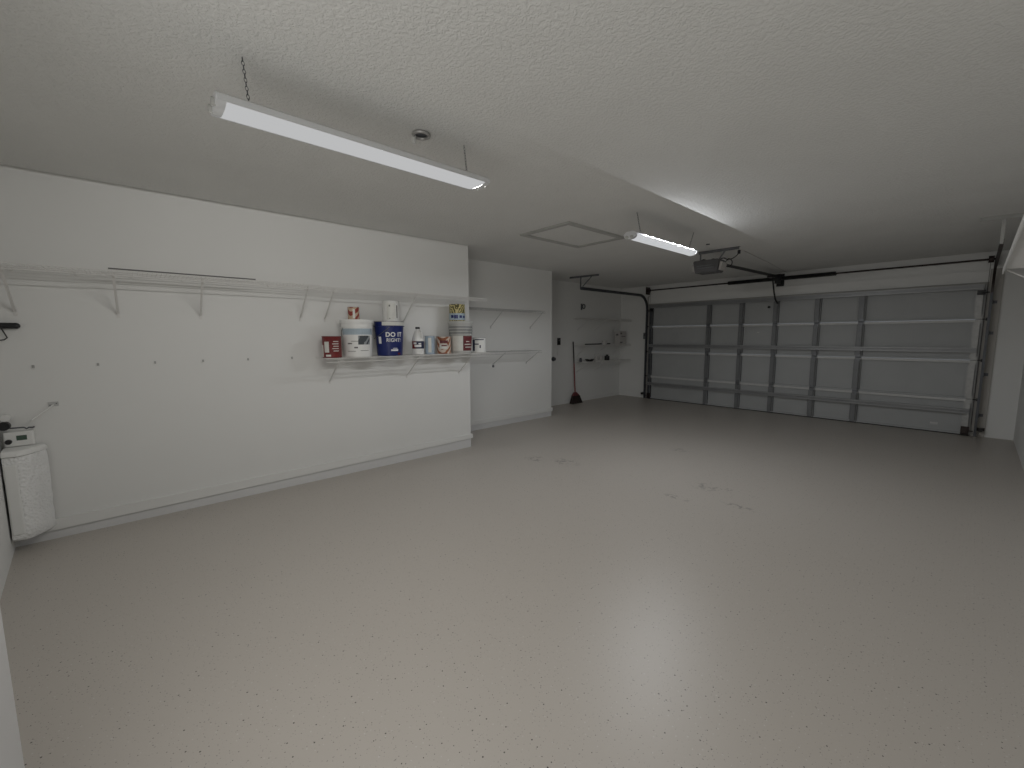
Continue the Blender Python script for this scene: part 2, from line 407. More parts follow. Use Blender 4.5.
# ---------------------------------------------------------------- door tracks
def track(x, side, label, m, mh):
    t = thing('door_track', label, 'door track', (x, YD-0.1, 0), None)
    R_ = 0.30; yv = YD-0.10; zh = 2.27
    def channel(pts_n, name, mm, hw=0.026):
        b = bm_(); rings = []
        for (p, nrm) in pts_n:        # p centre, nrm towards room
            p = Vector(p); nrm = Vector(nrm); s = Vector((side, 0, 0))
            # C-shape cross-section points (outline)
            prof = [(-0.010, -hw), (0.016, -hw), (0.016, hw), (-0.010, hw), (-0.010, hw-0.008), (0.012, hw-0.004), (0.012, -hw+0.004), (-0.010, -hw+0.008)]
            rings.append([b.verts.new(p + s*a + nrm*c) for a, c in prof])
        for r0, r1 in zip(rings, rings[1:]):
            for k in range(8): b.faces.new((r0[k], r0[(k+1) % 8], r1[(k+1) % 8], r1[k]))
        b.faces.new(rings[0][::-1]); b.faces.new(rings[-1])
        return obj(name, b, mm, t)
    channel([((x, yv, 0.012), (0, -1, 0)), ((x, yv, zh-R_-0.02), (0, -1, 0))], 'vertical_track', m)
    arc = []
    for i in range(11):
        a = math.pi/2*i/10
        arc.append(((x, yv-R_*(1-math.cos(a)), zh-R_+R_*math.sin(a)), (0, -math.cos(a), -math.sin(a))))
    arc[0] = ((x, yv, zh-R_-0.019), (0, -1, 0))
    arc.append(((x, 6.17, zh), (0, 0, -1)))
    channel(arc, 'horizontal_track', mh)
    for z in (0.30, 0.86, 1.42, 1.83):
        b = bm_(); box(b, min(x+side*0.017, x+side*0.022), max(x+side*0.017, x+side*0.022), yv-0.01, YD-0.023, z-0.03, z+0.03)
        box(b, min(x+side*0.022, x+side*0.06), max(x+side*0.022, x+side*0.06), YD-0.028, YD-0.023, z-0.02, z+0.02)
        obj('jamb_bracket', b, M['track'], t)
    return t
tl = track(XL-0.045, -1, 'dark steel garage door track on the left of the door, beside the broom corner', M['track'], M['track'])
tr = track(XRD+0.05, 1, 'dark steel garage door track on the right of the door, under the wire shelf end', M['track'], M['blackmetal'])
def hanger(x, y, x0, x1, y0, y1, label, m):
    """ceiling angle iron with straps down to the end of a track"""
    t = thing('track_hanger', label, 'track hanger', (x, y, 2.27))
    b = bm_(); dx, dy = x1-x0, y1-y0; L = math.hypot(dx, dy)
    mt = Matrix.Translation(((x0+x1)/2, (y0+y1)/2, H)) @ Matrix.Rotation(math.atan2(dy, dx), 4, 'Z')
    box(b, -L/2, L/2, -0.016, 0.016, -0.005, -0.0005, mt); box(b, -L/2, L/2, -0.016, -0.012, -0.034, -0.0051, mt)
    obj('ceiling_angle', b, m, t)
    b = bm_(); box(b, x-0.012, x+0.012, 6.160, 6.166, 2.25, H-0.006); box(b, x-0.012, x+0.012, 6.1661, max(6.167, y-0.012), H-0.0095, H-0.006); obj('strap', b, m, t)
    return t
hl = hanger(XL-0.045, 6.21, -5.19, -4.60, 6.17, 6.27, 'grey perforated ceiling angle and strap holding the left garage door track', M['steel'])
b = bm_(); tube(b, [(XL-0.045, 6.22, 2.305), (XL-0.045+0.20, 6.235, H-0.02)], 0.009, 6); obj('diagonal_brace', b, M['steel'], hl)
hr = hanger(XRD+0.05, 6.13, -0.07, 0.40, 6.06, 6.16, 'grey ceiling angle and strap holding the right garage door track', M['greybucket'])

# ---------------------------------------------------------------- torsion spring assembly
ZS, YS = 2.385, YD-0.115
t = thing('torsion_spring_bar', 'dark steel torsion bar with two black springs above the garage door', 'torsion bar', (-2.42, YD-0.1, 2.26))
b = bm_(); tube(b, [(XL-0.03, YS, ZS), (XRD+0.05, YS, ZS)], 0.013, 10); obj('shaft', b, M['blackmetal'], t, True)
for x0, x1 in ((-3.25, -2.46), (-2.36, -1.60)):
    b = bm_(); r = 0.029; turns = 60
    pts = [(x0+(x1-x0)*i/(turns*8), YS+r*math.cos(i*math.pi/4), ZS+r*math.sin(i*math.pi/4)) for i in range(turns*8+1)]
    tube(b, pts, 0.0062, 5); tube(b, [(x0, YS, ZS), (x0+0.04, YS, ZS)], 0.026, 12)
    obj('spring', b, M['black'], t, True)
b = bm_(); box(b, -2.47, -2.35, YD-0.006, YD-0.0005, 2.262, 2.475); box(b, -2.416, -2.404, YD-0.14, YD-0.006, 2.30, 2.44)
tube(b, [(-2.45, YS, ZS), (-2.37, YS, ZS)], 0.036, 14); box(b, -2.46, -2.37, YD-0.16, YD-0.145, 2.30, 2.46)
obj('center_bracket', b, M['black'], t)
for x, s in ((XL-0.01, -1), (XRD+0.022, 1)):
    b = bm_(); lz = []
    tube(b, [(x-0.035, YS, ZS), (x-0.03, YS, ZS), (x+0.012, YS, ZS), (x+0.016, YS, ZS)], [0.05, 0.045, 0.042, 0.052], 18); obj('cable_drum', b, M['blackmetal'], t)
    b = bm_(); box(b, x+s*0.040-0.003, x+s*0.040+0.003, YD-0.17, YD-0.001, 2.30, 2.46); obj('end_bearing_plate', b, M['blackmetal'], t)
    b = bm_(); tube(b, [(x-s*0.012, YS+0.045, ZS), (x-s*0.012, YD-0.075, 0.16)], 0.0022, 5); obj('lift_cable', b, M['blackmetal'], t)

# ---------------------------------------------------------------- opener
OX = -2.42
t = thing('garage_door_opener', 'grey garage door opener hanging from the ceiling with a black rail', 'garage door opener', (OX, 5.75, 2.21))
b = bm_()
P = [(-0.145, 2.215), (0.125, 2.215), (0.135, 2.25), (0.150, 2.355), (0.14, 2.372), (-0.165, 2.372), (-0.175, 2.355), (-0.155, 2.25)]
ra = [b.verts.new((OX+x, 5.58, z)) for x, z in P]; rb = [b.verts.new((OX+x, 5.80, z)) for x, z in P]
for k in range(8): b.faces.new((ra[k], ra[(k+1) % 8], rb[(k+1) % 8], rb[k]))
b.faces.new(ra); b.faces.new(rb[::-1])
bmesh.ops.recalc_face_normals(b, faces=b.faces); bmesh.ops.bevel(b, geom=list(b.edges), offset=0.006, segments=2, affect='EDGES')
hd = obj('motor_housing', b, M['opener'], t, True)
for dz in (0, 0.028):
    b = bm_(); box(b, OX-0.12, OX+0.10, 5.573, 5.5795, 2.268+dz, 2.280+dz); obj('grille', b, M['steel'], hd)
for s in (-1, 1):
    b = bm_()
    Q = [(0.158, 2.235), (0.185, 2.24), (0.205, 2.33), (0.180, 2.345)] if s < 0 else [(0.139, 2.235), (0.165, 2.24), (0.185, 2.33), (0.155, 2.345)]
    ra = [b.verts.new((OX+s*x, 5.62, z)) for x, z in Q]; rb = [b.verts.new((OX+s*x, 5.77, z)) for x, z in Q]
    for k in range(4): b.faces.new((ra[k], ra[(k+1) % 4], rb[(k+1) % 4], rb[k]))
    b.faces.new(ra); b.faces.new(rb[::-1]); obj('light_lens', b, M['openlens'], t)
b = bm_(); box(b, OX-0.14, OX+0.36, 5.66, 5.664, H-0.035, H-0.0005); box(b, OX-0.14, OX+0.36, 5.664, 5.70, H-0.005, H-0.0005); obj('ceiling_angle', b, M['steel'], t)
for x0, x1 in ((-0.12, -0.12), (0.12, 0.20)):
    b = bm_(); tube(b, [(OX+x0, 5.68, 2.373), (OX+x1, 5.668, H-0.01)], 0.010, 5); obj('strap', b, M['steel'], t)
b = bm_(); tube(b, [(OX, 5.802, 2.362), (OX, YD-0.178, 2.425)], 0.021, 4); obj('rail', b, M['black'], t)
b = bm_(); box(b, OX-0.045, OX+0.045, 8.05, 8.22, 2.372, 2.397); obj('trolley', b, M['black'], t)
b = bm_(); tube(b, [(OX+0.01, 8.16, 2.371), (OX+0.012, 8.27, 2.14), (OX+0.014, 8.36, 2.02), (OX+0.016, 8.45, 1.965), (OX+0.016, 8.512, 1.965)], 0.012, 6); obj('door_arm', b, M['black'], t)
b = bm_(); tube(b, [(OX+0.035, 5.81, 2.335), (OX+0.035, YD-0.178, 2.385)], 0.004, 5); obj('chain', b, M['blackmetal'], t)
b = bm_()
pts = []
for i in range(60):
    u = i/59
    if u < 0.5: x = OX-0.13+0.30*u/0.5; z = 2.392+0.012*math.sin(u*34)
    elif u < 0.8:
        a = (u-0.5)/0.3*2*math.pi; x = OX+0.17+0.05*math.sin(a); z = 2.342+0.050*math.cos(a)
    else:
        w = (u-0.8)/0.2; x = OX+0.17+0.095*w; z = 2.392+0.07*w*w
    pts.append((x, 5.72+0.20*u, z))
tube(b, pts, 0.0065, 6); obj('power_cord', b, M['black'], t, True)
b = bm_(); tube(b, [(OX+0.265, 5.92, 2.452), (OX+0.266, 5.92, 2.497)], 0.018, 10); obj('plug', b, M['black'], t)
b = bm_(); tube(b, [(OX+0.30, 6.0, H-0.006), (OX+0.24, 7.2, H-0.02), (OX+0.12, YD-0.01, 2.475)], 0.003, 5)
simple('bell_wire', b, M['greybucket'], 'thin grey wire strung along the ceiling above the opener rail', 'wire')

# ---------------------------------------------------------------- fluorescent fixtures
def fixture(cx, y0, y1, zb, label, mlamp, power, leak, tint, ends, chains, hw=0.075, dep=0.0195, wing=0.006, hh=0.052):
    t = thing('shop_light', label, 'shop light', (cx, (y0+y1)/2, zb))
    zt = zb+dep
    # housing: shallow folded tray
    P = [(-hw-wing, zt+0.0005), (-hw, zt+0.010), (-0.036, zb+hh), (0.036, zb+hh), (hw, zt+0.010), (hw+wing, zt+0.0005)]
    if not leak: P = [(-hw-0.001, zb+0.005)]+[(-hw-wing, zb+0.005)]+P[1:5]+[(hw+wing, zb+0.005), (hw+0.001, zb+0.005), (hw+0.001, zt+0.0005), (-hw-0.001, zt+0.0005)]
    nP = len(P)
    b = bm_(); ra = [b.verts.new((cx+x, y0, z)) for x, z in P]; rb = [b.verts.new((cx+x, y1, z)) for x, z in P]
    for k in range(nP): b.faces.new((ra[k], ra[(k+1) % nP], rb[(k+1) % nP], rb[k]))
    b.faces.new(ra); b.faces.new(rb[::-1]); obj('housing', b, M['cap'], t)
    # wrap-around glowing diffuser
    b = bm_(); n = 12; P = [(hw*math.cos(math.pi*k/n), zt-dep*(math.sin(math.pi*k/n)**(0.7 if leak else 0.25) if 0 < k < n else 0)) for k in range(n+1)]
    ra = [b.verts.new((cx+x, y0+ends, z)) for x, z in P]; rb = [b.verts.new((cx+x, y1-ends, z)) for x, z in P]
    for k in range(n): b.faces.new((ra[k], ra[k+1], rb[k+1], rb[k]))
    b.faces.new(ra); b.faces.new(rb[::-1]); b.faces.new((ra[0], rb[0], rb[-1], ra[-1]))
    obj('diffuser', b, mlamp, t, True)
    for ya, yb in ((y0-0.004, y0+ends-0.001), (y1-ends+0.001, y1+0.004)):
        b = bm_(); P = [((hw+0.003)*math.cos(math.pi*k/n), zt-(dep+0.003)*(math.sin(math.pi*k/n)**0.7 if 0 < k < n else 0)) for k in range(n+1)]
        ra = [b.verts.new((cx+x, ya, z)) for x, z in P]; rb = [b.verts.new((cx+x, yb, z)) for x, z in P]
        for k in range(n): b.faces.new((ra[k], ra[k+1], rb[k+1], rb[k]))
        b.faces.new(ra); b.faces.new(rb[::-1]); b.faces.new((ra[0], rb[0], rb[-1], ra[-1]))
        c = obj('end_cap', b, M['cap'], t)
        for s in (-1, 1):
            b = bm_(); yc = ya-0.002 if ya < (y0+y1)/2 else yb+0.002
            tube(b, [(cx+s*hw*0.45, yc-0.008, zb+0.012), (cx+s*hw*0.45, yc+0.006, zb+0.012)], 0.015, 12)
            obj('lamp_socket', b, M['greybucket'], c)
    for (x, y, xt, yt) in chains:
        b = bm_(); a = Vector((x, y, zb+hh)); e = Vector((xt, yt, H)); L = (e-a).length; nl = int(L/0.016)
        for i in range(nl):
            c0 = a+(e-a)*((i+0.5)/nl); pts = []
            d = (e-a).normalized(); sd = Vector((1, 0, 0)) if i % 2 else Vector((0, 1, 0))
            for k in range(8):
                an = k*math.pi/4; pts.append(c0+d*(0.011*math.cos(an))+sd*(0.005*math.sin(an)))
            tube(b, pts, 0.0012, 4, True)
        obj('chain', b, M['track'], t)
    # the tubes' light, shining down below the tray
    nn = 8
    for i in range(nn):
        yy = (y0-y1)/2+0.15 + (y1-y0-0.30)*i/(nn-1)
        ld = bpy.data.lights.new('tube_glow', 'SPOT' if leak else 'POINT'); ld.shadow_soft_size = 0.0
        if leak: ld.spot_size = math.pi; ld.spot_blend = 0.4
        ld.energy = power/nn*4; ld.color = tint
        lo = bpy.data.objects.new('tube_glow', ld); LINK(lo); lo.parent = t; lo.location = (0, yy, -0.012 if leak else -0.004)
        if leak:
            ld = bpy.data.lights.new('tube_side_glow', 'POINT'); ld.shadow_soft_size = 0.0
            ld.energy = leak/nn*4; ld.color = tint
            lo = bpy.data.objects.new('tube_side_glow', ld); LINK(lo); lo.parent = t; lo.location = (hw+0.003, yy, dep-0.012)
    return t
fixture(-1.985, 0.30, 1.565, 2.250, 'hanging white fluorescent shop light nearest the camera', M['lamp'], LAMP_NEAR, 0.0, (1.0, 0.985, 0.955), 0.03,
        [(-2.0, 0.42, -2.034, 0.413), (-2.03, 1.50, -2.077, 1.514)])
fixture(-2.125, 3.33, 4.55, 2.252, 'hanging fluorescent shop light beside the attic hatch and door opener', M['lamp_far'], LAMP_FAR, LAMP_LEAK, (0.93, 0.96, 1.0), 0.03,
        [(-2.12, 3.50, -2.126, 3.438), (-2.12, 4.45, -2.116, 4.542)], hw=0.055, dep=0.040, wing=0.020, hh=0.064)

# ceiling ring with loose connector
t = thing('ceiling_hook_ring', 'dark round ceiling ring with a loose white connector beside the near shop light', 'ceiling ring', (-2.12, 1.26, H))
b = bm_(); pts = [(-2.12+0.042*math.cos(a*math.pi/12), 1.26+0.042*math.sin(a*math.pi/12), H-0.008) for a in range(24)]
tube(b, pts, 0.009, 8, True); obj('ring', b, M['tin'], t, True)
b = bm_(); lathe(b, [(0.036, H-0.004), (0.036, H-0.0005)], -2.12, 1.26, 20); obj('recess_plate', b, M['track'], t)
b = bm_(); tube(b, [(-2.155, 1.235, H-0.003), (-2.155, 1.235, H-0.05)], 0.011, 10); obj('connector', b, M['white'], t)
b = bm_(); tube(b, [(-2.269, 5.253, H-0.008), (-2.269, 5.253, H-0.0005)], 0.022, 14)
simple('ceiling_plug', b, M['track'], 'small dark round plug in the ceiling above the door opener', 'ceiling plug')

# ---------------------------------------------------------------- wire shelves
def shelf(xw, ya, yb, z, feet, drop, label, group, depth=0.305, m=None, s=1):
    """shelf on a wall at x=xw reaching s*depth into the room; feet = list of y of diagonal braces"""
    m = m or M['wire']
    t = thing('wire_shelf', label, 'wire shelf', (xw+s*depth/2, (ya+yb)/2, z), group)
    xf = xw+s*depth
    b = bm_()
    n = int((yb-ya)/0.0254)
    for i in range(n+1):
        y = ya+(yb-ya)*i/n
        tube(b, [(xw+s*0.004, y, z-0.0015), (xf, y, z-0.0015), (xf+s*0.001, y, z-0.036)], 0.0014, 4)
    for x in (xw+s*0.006, xw+s*depth*0.36, xw+s*depth*0.68):
        tube(b, [(x, ya, z-0.0055), (x, yb, z-0.0055)], 0.0026, 5)
    obj('deck', b, m, t)
    b = bm_()
    for zz in (z-0.003, z-0.037): tube(b, [(xf+s*0.003, ya, zz), (xf+s*0.003, yb, zz)], 0.0032, 6)
    obj('front_lip', b, m, t)
    for y in feet:
        b = bm_()
        p0 = Vector((xf-s*0.008, y, z-0.014)); p1 = Vector((xw+s*0.006, y, z-drop))
        d = (p1-p0); L = d.length; ang = math.atan2(-d.z, d.x)
        mt = Matrix.Translation(p0) @ Matrix.Rotation(ang, 4, 'Y')
        box(b, 0, L, -0.007, 0.007, -0.0012, 0.0012, mt); box(b, 0, L, -0.007, -0.0048, 0.0013, 0.007, mt)
        box(b, min(xw, xw+s*0.004), max(xw, xw+s*0.004), y-0.009, y+0.009, z-drop-0.03, z-drop+0.012)
        tube(b, [(xw+s*0.004, y, z-drop-0.012), (xw+s*0.008, y, z-drop-0.012)], 0.006, 8)
        obj('brace', b, m, t)
    y = ya+0.12
    while y < yb:
        b = bm_(); box(b, min(xw+s*0.0005, xw+s*0.016), max(xw+s*0.0005, xw+s*0.016), y-0.007, y+0.007, z-0.016, z+0.004); y += 0.3
        obj('shelf_clip', b, m, t)
    return t
G1 = 'upper wire shelves on the long left wall'
shelf(XA, YK+0.006, -0.088, 1.852, [-0.545], 0.275, 'white wire shelf section in the back corner at the left edge of the photo', None)
shelf(XA, -0.080, 1.285, 1.857, [-0.053, 0.436, 1.185], 0.28, 'long white wire shelf on the left wall with a grey rod along its front edge', None)
shelf(XA, 1.293, 3.165, 1.850, [1.405, 2.238], 0.275, 'white wire shelf high on the left wall above the paint buckets', None)
shelf(XA, 1.30, 3.215, 1.208, [1.42, 2.256, 2.961], 0.235, 'white wire shelf holding the paint buckets and cans on the left wall', None)
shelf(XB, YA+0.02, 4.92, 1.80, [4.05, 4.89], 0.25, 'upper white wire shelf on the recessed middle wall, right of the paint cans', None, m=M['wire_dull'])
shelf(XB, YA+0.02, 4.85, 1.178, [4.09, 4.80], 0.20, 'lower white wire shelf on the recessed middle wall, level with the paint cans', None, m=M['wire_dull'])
shelf(XC, 6.86, YD-0.02, 1.765, [7.0, 7.6, 8.3], 0.22, 'topmost empty wire shelf in the far corner by the garage door', None)
shelf(XC, 6.86, YD-0.02, 1.215, [7.0, 7.6, 8.3], 0.22, 'middle wire shelf in the far corner, holding a white box and a dark bar', None)
shelf(XC, 6.86, YD-0.02, 0.862, [7.0, 7.6, 8.3], 0.20, 'lowest wire shelf in the far corner, behind the broom', None)
t = shelf(XR, 2.6, 5.00, 1.898, [4.95], 0.24, 'white wire shelf end poking in at the right edge of the photo', None, depth=0.338, s=-1)
b = bm_(); box(b, XR-0.345, XR-0.341, 2.6, 5.005, 1.862, 1.902); obj('front_edge_strip', b, M['wire'], t)

b = bm_(); tube(b, [(XA+0.298, -0.075, 1.8645), (XA+0.298, 0.785, 1.8645)], 0.005, 8)
simple('steel_rod', b, M['rod'], 'thin grey steel rod lying along the front of the upper left shelf', 'rod')

# leftover shelf clips on the left wall
ORD = ('leftmost', 'second from left', 'third from left', 'fourth from left', 'second from right', 'rightmost')
for i, y in enumerate((-0.499, -0.188, 0.126, 0.426, 0.743, 1.093)):
    if i == 0:
        b = bm_(); box(b, XA+0.0002, XA+0.005, y-0.006, y+0.006, 1.203, 1.222); box(b, XA+0.005, XA+0.011, y-0.006, y+0.006, 1.203, 1.208)
        tube(b, [(XA+0.005, y, 1.216), (XA+0.007, y, 1.216)], 0.003, 6)
        clip = simple('wall_clip', b, M['endplate'], ORD[0]+' tiny leftover shelf clip in the row on the bare left wall', 'wall clip', 'leftover shelf clips in a row on the left wall')
    else:
        c = clip.copy(); LINK(c); c.location.y = clip.location.y+y+0.499; c['label'] = ORD[i]+' tiny leftover shelf clip in the row on the bare left wall'

# ---------------------------------------------------------------- paint buckets and cans
XS = XA+0.15
ZSH = 1.2085
def can(cy, d, h, z, label, cat, body, cx=XS, name='paint_can', lid=True, group=None, rim=None):
    t = thing(name, label, cat, (cx, cy, z), group); r = d/2
    b = bm_(); lathe(b, [(r-0.002, z), (r, z+0.002), (r, z+0.006), (r-0.002, z+0.008), (r-0.002, z+h-0.010), (r, z+h-0.007), (r, z+h-0.001), (r-0.002, z+h)], cx, cy, 36)
    obj('body', b, body, t, True)
    if lid:
        b = bm_(); lathe(b, [(r-0.001, z+h), (r-0.002, z+h+0.003), (r-0.010, z+h+0.003), (r-0.012, z+h+0.0005)], cx, cy, 36); obj('lid', b, rim or M['tin'], t, True)
    return t
def ang(cy, cx=XS): return math.degrees(math.atan2(0-cy, 0-cx))   # direction from can to camera

def bail(t, cx, cy, r, z, a_deg, drop=0.11, rr=0.0022, tilt=1):
    """wire handle hanging on the side facing angle a"""
    b = bm_(); pts = []; A = math.radians(a_deg)
    for i in range(17):
        u = math.pi*i/16 - math.pi/2
        rad = r+0.006
        pts.append((cx+rad*math.cos(A+u), cy+rad*math.sin(A+u), z-drop*math.cos(u)*tilt))
    tube(b, pts, rr, 5); return obj('handle', b, M['steel'], t, True)

# red can
a = ang(1.407)
t = can(1.407, 0.172, 0.200, ZSH, 'red paint can with white label block, leftmost on the loaded wire shelf', 'paint can', M['red'])
b = bm_(); wrap_patch(b, XS, 1.407, 0.085, a-48, a-18, ZSH+0.05, ZSH+0.15); wrap_patch(b, XS, 1.407, 0.085, a-82, a-62, ZSH+0.01, ZSH+0.12)
obj('label', b, M['pale'], t, label='white label block')
b = bm_()
for k in range(5): wrap_patch(b, XS, 1.407, 0.085, a+(2 if k % 2 else 8), a+42, ZSH+0.06+k*0.022, ZSH+0.067+k*0.022)
wrap_patch(b, XS, 1.407, 0.085, a-40, a-8, ZSH+0.012, ZSH+0.030)
obj('print', b, M['pale'], t, label='rows of small pale print')

# white five gallon pail
def pail(cy, d0, d1, h, z, label, body, ribs, lidmat, lid=True, cx=XS):
    t = thing('bucket', label, 'bucket', (cx, cy, z)); r0, r1 = d0/2, d1/2
    prof = [(r0-0.004, z), (r0, z+0.004)]
    def rad(zz): return r0+(r1-r0)*(zz-z)/h
    for zr in ribs:
        prof += [(rad(zr)-0.0005, zr-0.004), (rad(zr)+0.009, zr-0.0038), (rad(zr)+0.009, zr+0.0038), (rad(zr), zr+0.004)]
    prof += [(r1, z+h-0.002), (r1-0.003, z+h)]
    b = bm_(); lathe(b, prof, cx, cy, 48); obj('body', b, body, t, True)
    if lid:
        b = bm_(); lathe(b, [(r1+0.001, z+h-0.030), (r1+0.009, z+h-0.030), (r1+0.011, z+h-0.004), (r1+0.006, z+h+0.004), (r1-0.012, z+h+0.004), (r1-0.016, z+h+0.0008)], cx, cy, 48, False)
        obj('lid', b, lidmat, t, True)
    return t, rad
cy = 1.656; a = ang(cy); z = ZSH
t, rad = pail(cy, 0.262, 0.294, 0.355, z, 'large white bucket with pale blue band and small picture, left of the blue bucket', M['white'], [z+0.285], M['white'])
b = bm_(); wrap_patch(b, XS, cy, rad(z+0.2), a-70, a+70, z+0.215, z+0.272, r1=rad(z+0.272)); obj('band', b, M['bluegrey'], t, label='pale blue printed band')
b = bm_(); wrap_patch(b, XS, cy, rad(z+0.11)+0.001, a+2, a+52, z+0.120, z+0.205, r1=rad(z+0.205)+0.001); obj('picture', b, M['photo'], t, label='small dark printed picture')
b = bm_()
for (u0, u1, zz, hh) in ((-40, -22, 0.125, 0.010), (-14, 0, 0.085, 0.014), (-42, -8, 0.055, 0.004), (-25, 10, 0.150, 0.005), (10, 45, 0.060, 0.004)):
    wrap_patch(b, XS, cy, rad(z+zz), a+u0, a+u1, z+zz, z+zz+hh)
obj('print', b, M['greyprint'], t, label='small grey print')
bail(t, XS, cy, 0.141, z+0.285, a-150, 0.13)
# small tan and red can on top of white pail
cy = 1.628; zt = z+0.355+0.0045
t = can(cy, 0.110, 0.118, zt, 'small red and tan can standing on top of the white bucket', 'paint can', M['tan'])
b = bm_(); aa = ang(cy); wrap_patch(b, XS, cy, 0.054, aa-8, aa+14, zt+0.012, zt+0.098); obj('label_stripe', b, M['pale'], t, label='pale upright label stripe')

# blue pail with lettering
cy = 1.992; a = ang(cy)
t, rad = pail(cy, 0.252, 0.296, 0.350, z, 'blue bucket lettered DO IT RIGHT! on the wire shelf', M['blue'], [z+0.300], M['blue'], lid=False)
blue = t
b = bm_(); lathe(b, [(0.1485, z+0.345), (0.154, z+0.345), (0.154, z+0.352), (0.143, z+0.353)], XS, cy, 48, False); obj('lid', b, M['tin'], t, True)
b = bm_(); wrap_patch(b, XS, cy, rad(z+0.305)+0.001, a-28, a+85, z+0.306, z+0.343, r1=rad(z+0.343)+0.001); obj('pale_strip', b, M['pale'], t, label='pale strip under the rim')
def curved_text(txt, size, a_mid, zc, cy, rfun, parent, m, cx=XS, extr=0.0012, stretch=1.0, bold=0.0, spacing=1.0):
    cu = bpy.data.curves.new('txt', 'FONT'); cu.body = txt; cu.size = size; cu.align_x = 'CENTER'; cu.extrude = 0.0; cu.offset = bold; cu.space_character = spacing
    to = bpy.data.objects.new('txt', cu); LINK(to)
    dg = bpy.context.evaluated_depsgraph_get(); dg.update()
    me = bpy.data.meshes.new_from_object(to.evaluated_get(dg))
    bpy.data.objects.remove(to)
    b = bm_(); b.from_mesh(me); bpy.data.meshes.remove(me)
    bmesh.ops.triangulate(b, faces=b.faces)
    for _ in range(2):
        bmesh.ops.subdivide_edges(b, edges=[e for e in b.edges if e.calc_length() > 0.012], cuts=1)
    A = math.radians(a_mid)
    for v in b.verts:
        x, y = v.co.x*stretch, v.co.y; zz = zc+y; r = rfun(zz)+extr
        v.co = Vector((cx+r*math.cos(A+x/r), cy+r*math.sin(A+x/r), zz))
    return obj('lettering', b, m, parent, label='white lettering reading '+txt)
curved_text('DO IT', 0.062, a+20, z+0.195, cy, rad, t, M['letter'], stretch=1.0, bold=0.0018, spacing=1.08)
curved_text('RIGHT!', 0.050, a+19, z+0.143, cy, rad, t, M['letter'], stretch=0.88, bold=0.0008, spacing=1.12)
b = bm_()
wrap_patch(b, XS, cy, rad(z+0.06), a+5, a+38, z+0.050, z+0.066, r1=rad(z+0.066)); wrap_patch(b, XS, cy, rad(z+0.08), a+14, a+34, z+0.074, z+0.080)
wrap_patch(b, XS, cy, rad(z+0.13), a-50, a-36, z+0.125, z+0.195, r1=rad(z+0.195))
obj('print', b, M['letter'], t, label='small white print')
b = bm_(); wrap_patch(b, XS, cy, rad(z+0.01), a+38, a+52, z+0.012, z+0.030); obj('print', b, M['red'], t, label='small red print')
bail(t, XS, cy, 0.147, z+0.292, a-88, 0.12)
# white can on blue pail
cy2 = 2.018; zt = z+0.353+0.0005
t = can(cy2, 0.165, 0.200, zt, 'tall white paint can standing on top of the blue bucket', 'paint can', M['white'], rim=M['white'])
aa = ang(cy2)
b = bm_(); wrap_patch(b, XS, cy2, 0.0815, aa-14, aa-4, zt+0.145, zt+0.162); wrap_patch(b, XS, cy2, 0.0815, aa-12, aa-6, zt+0.02, zt+0.03); wrap_patch(b, XS, cy2, 0.0815, aa+42, aa+50, zt+0.03, zt+0.16)
obj('print', b, M['greyprint'], t, label='small dark print')
b = bm_(); wrap_patch(b, XS, cy2, 0.081, aa-30, aa+36, zt+0.015, zt+0.175); obj('label', b, M['pale'], t, label='off white paper label')

# bleach style jug
cy = 2.322; a = ang(cy)
t = thing('jug', 'white plastic jug with red and dark label, right of the blue bucket', 'jug', (XS, cy, ZSH))
b = bm_(); lathe(b, [(0.058, ZSH), (0.064, ZSH+0.006), (0.064, ZSH+0.16), (0.058, ZSH+0.185), (0.044, ZSH+0.225), (0.030, ZSH+0.255), (0.021, ZSH+0.268), (0.021, ZSH+0.276)], XS, cy, 36); bd = obj('body', b, M['white'], t, True)
b = bm_(); lathe(b, [(0.024, ZSH+0.2765), (0.024, ZSH+0.295), (0.020, ZSH+0.298)], XS, cy, 20); obj('cap', b, M['black'], t, True)
A = math.radians(a+38)
b = bm_(); tube(b, [(XS+r*math.cos(A), cy+r*math.sin(A), ZSH+zz) for r, zz in ((0.020, 0.262), (0.040, 0.266), (0.060, 0.25), (0.068, 0.22), (0.066, 0.185), (0.058, 0.17))], 0.009, 8); obj('handle', b, M['white'], t, True)
b = bm_(); wrap_patch(b, XS, cy, 0.064, a-75, a-22, ZSH+0.065, ZSH+0.145); obj('label', b, M['red'], t, label='red label panel')
b = bm_(); wrap_patch(b, XS, cy, 0.064, a-22, a+80, ZSH+0.065, ZSH+0.145); obj('label', b, M['navy'], t, label='dark label panel')
b = bm_(); wrap_patch(b, XS, cy, 0.065, a-35, a+32, ZSH+0.082, ZSH+0.106); wrap_patch(b, XS, cy, 0.065, a-45, a-15, ZSH+0.112, ZSH+0.132); wrap_patch(b, XS, cy, 0.065, a+5, a+30, ZSH+0.11, ZSH+0.125)
obj('print', b, M['letter'], t, label='white print')

# pale blue can
cy = 2.470; a = ang(cy)
t = can(cy, 0.110, 0.200, ZSH, 'slim pale blue can between the jug and the orange swirled can', 'can', M['lightblue'])
b = bm_(); wrap_patch(b, XS, cy, 0.054, a-20, a+18, ZSH+0.02, ZSH+0.18); obj('label', b, M['pale'], t, label='pale label')
